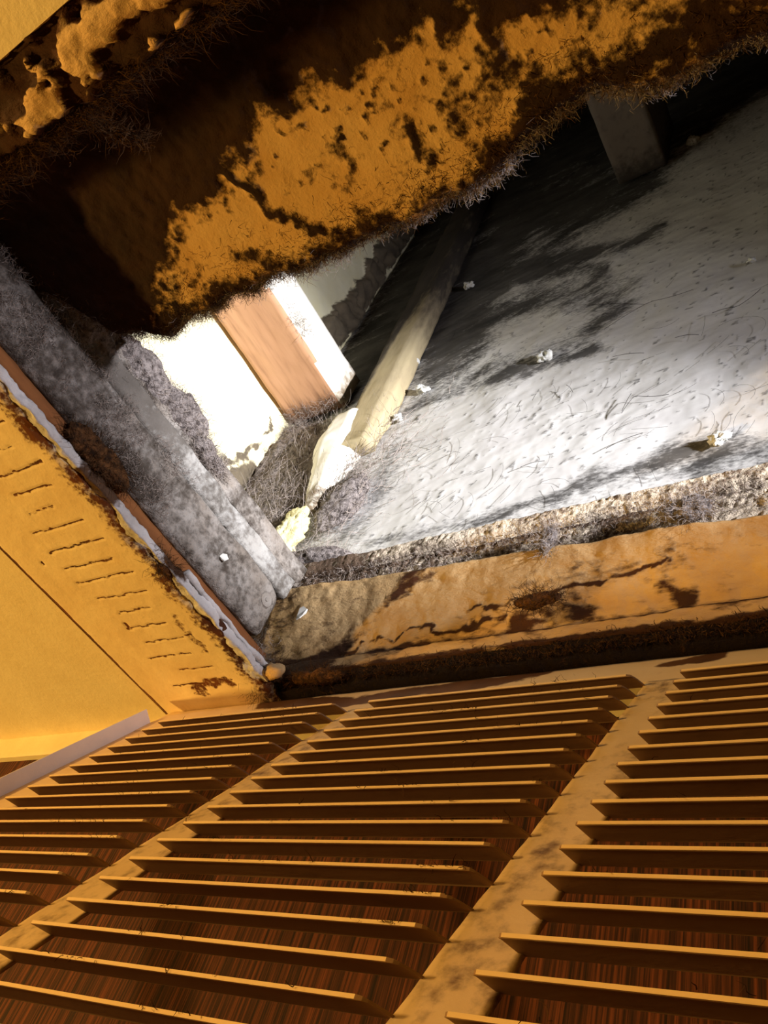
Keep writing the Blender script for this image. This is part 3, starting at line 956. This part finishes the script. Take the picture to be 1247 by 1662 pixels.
def louver_mesh(w, seed):
    # outline rows (t along tip->base in local (v,n)), inset/outset of each end
    rows = [(0.0, .0012, .0030), (.07, .0004, .0014), (.18, .0006, .0004), (.40, .0011, -.0006), (.75, .0019, -.0018), (1.0, e, -e)]   # t, inset at left end, inset at right end
    dv, dn = -.35 * p, .55 * p
    L = math.hypot(dv, dn)
    ax = (dv / L, dn / L)
    nx_ = (-ax[1], ax[0])          # face normal in (v,n)
    h = .00032
    V, F, MI = [], [], []
    n = len(rows)
    for side in (0, 1):            # left / right end
        for t, o0, o1 in rows:
            u = o0 if side == 0 else w - o1
            for q in (1, -1):
                hh = h * (1.5 if t < .1 else 1)
                V.append((u, ax[0] * t * L + nx_[0] * hh * q, ax[1] * t * L + nx_[1] * hh * q))
    def id_(side, r, q):
        return side * 2 * n + 2 * r + (0 if q == 1 else 1)
    for r in range(n - 1):
        for q in (1, -1):
            F.append((id_(0, r, q), id_(1, r, q), id_(1, r + 1, q), id_(0, r + 1, q)))
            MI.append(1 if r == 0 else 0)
        for s in (0, 1):
            F.append((id_(s, r, 1), id_(s, r, -1), id_(s, r + 1, -1), id_(s, r + 1, 1)))
            MI.append(0)
    F.append((id_(0, 0, 1), id_(0, 0, -1), id_(1, 0, -1), id_(1, 0, 1)))
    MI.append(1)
    F.append((id_(0, n - 1, 1), id_(0, n - 1, -1), id_(1, n - 1, -1), id_(1, n - 1, 1)))
    MI.append(0)
    me = bpy.data.meshes.new('louver')
    me.from_pydata(V, [], F)
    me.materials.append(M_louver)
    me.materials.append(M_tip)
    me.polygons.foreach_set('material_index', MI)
    bm = bmesh.new()
    bm.from_mesh(me)
    bmesh.ops.recalc_face_normals(bm, faces=bm.faces)
    bm.to_mesh(me)
    bm.free()
    return me


for u0, u1, v0 in panels:
    me = louver_mesh(u1 - u0, 1)
    for k in range(NL):
        o = bpy.data.objects.new('louver', me)
        COL.objects.link(o)
        o.parent = GR
        o.location = (u0, k * p + v0, 0)
        o.rotation_euler = (RNG.normal(0, .02), 0, RNG.normal(0, .0008))

# frame sheet: flanges and mullions in local (x, v, n)
v_top, v_in0, v_in1, v_bot = -3.3 * p, -.75 * p, (NL - .35) * p, (NL + 2.6) * p
xl, xr = -.190, .478


def gsheet(name, x0, x1, va, vb, m=M_grille, wav=0, seed=0, dirtf=None):
    xs = lin(x0, x1, .002 if wav else .01)
    vs_ = lin(va, vb, .002 if wav else .01)
    X, V_ = np.meshgrid(xs, vs_, indexing='ij')
    P = np.stack([X, V_, nb + 0 * X], -1)
    if wav:
        P[..., 2] -= wav * fbm(P, 90, 3, seed)
    return grid_slab(name, P, (0, 0, .0012), m, GR, dirtf(P) if dirtf else np.zeros(X.shape))


topd = lambda P: .05 + .95 * strokes(P[..., 0], P[..., 1], [([(-.1, -.04), (-.03, -.025), (.05, -.034), (.075, -.042)], .010, 1), ([(.142, -.034), (.16, -.036)], .006, 1.1)], 3, .006, 70)
fr = gsheet('top_flange', xl, xr, v_top, v_in0, dirtf=topd, wav=.0004)
gsheet('bottom_flange', xl, xr, v_in1, v_bot)
gsheet('side_flange', xl, -.15626 + e, v_in0, v_in1)
gsheet('side_flange', .4431 + e, xr, v_in0, v_in1)
mudirt = lambda P: .12 + .75 * (fbm(P, (120, 45, 1), 4, 9) - .42)
for i, (a, b) in enumerate(((-.02036 + e, e), (.1343 + e, .1527 + e), (.2887 + e, .3071 + e))):
    gsheet('mullion', a - .0008, b + .0008, v_in0, v_in1, wav=.0012, seed=20 + i, dirtf=mudirt)
# upturned outer rim
def rim(name, x0, x1, va, vb):
    lo_, hi_ = (x0, va, -.0022), (x1, vb, nb)
    o = box(name, lo_, hi_, M_rim, GR)
    return o
rim('rim', xl - .0012, xl, v_top + .018, v_bot)
rim('rim', xr, xr + .0012, v_top + .018, v_bot)
rim('rim', xl, xr, v_bot - .0012, v_bot)
# dust and fibres caught on louver tips
N = 2200
k = RNG.integers(0, NL, N)
pa = RNG.integers(0, 3, N)
cl = vnoise(np.stack([RNG.random(N) * 3, k * 1.7, pa * 9.1], -1), 3)
ux = np.array([panels[i][0] for i in pa]) + RNG.random(N) ** .5 * np.array([panels[i][1] - panels[i][0] for i in pa])
keep = fbm(np.stack([ux * 60, k * 1.7, pa * 3.0], -1), 1, 3, 8) > .56
ux, kk = ux[keep], k[keep]
rr = np.stack([ux, kk * p, 0 * ux - .0003], -1)
strands('dust_fibre', rr, np.tile((0, .2, -.8), (len(rr), 1)), .0028, .0003, M_furb, GR, .8, 3, 19)
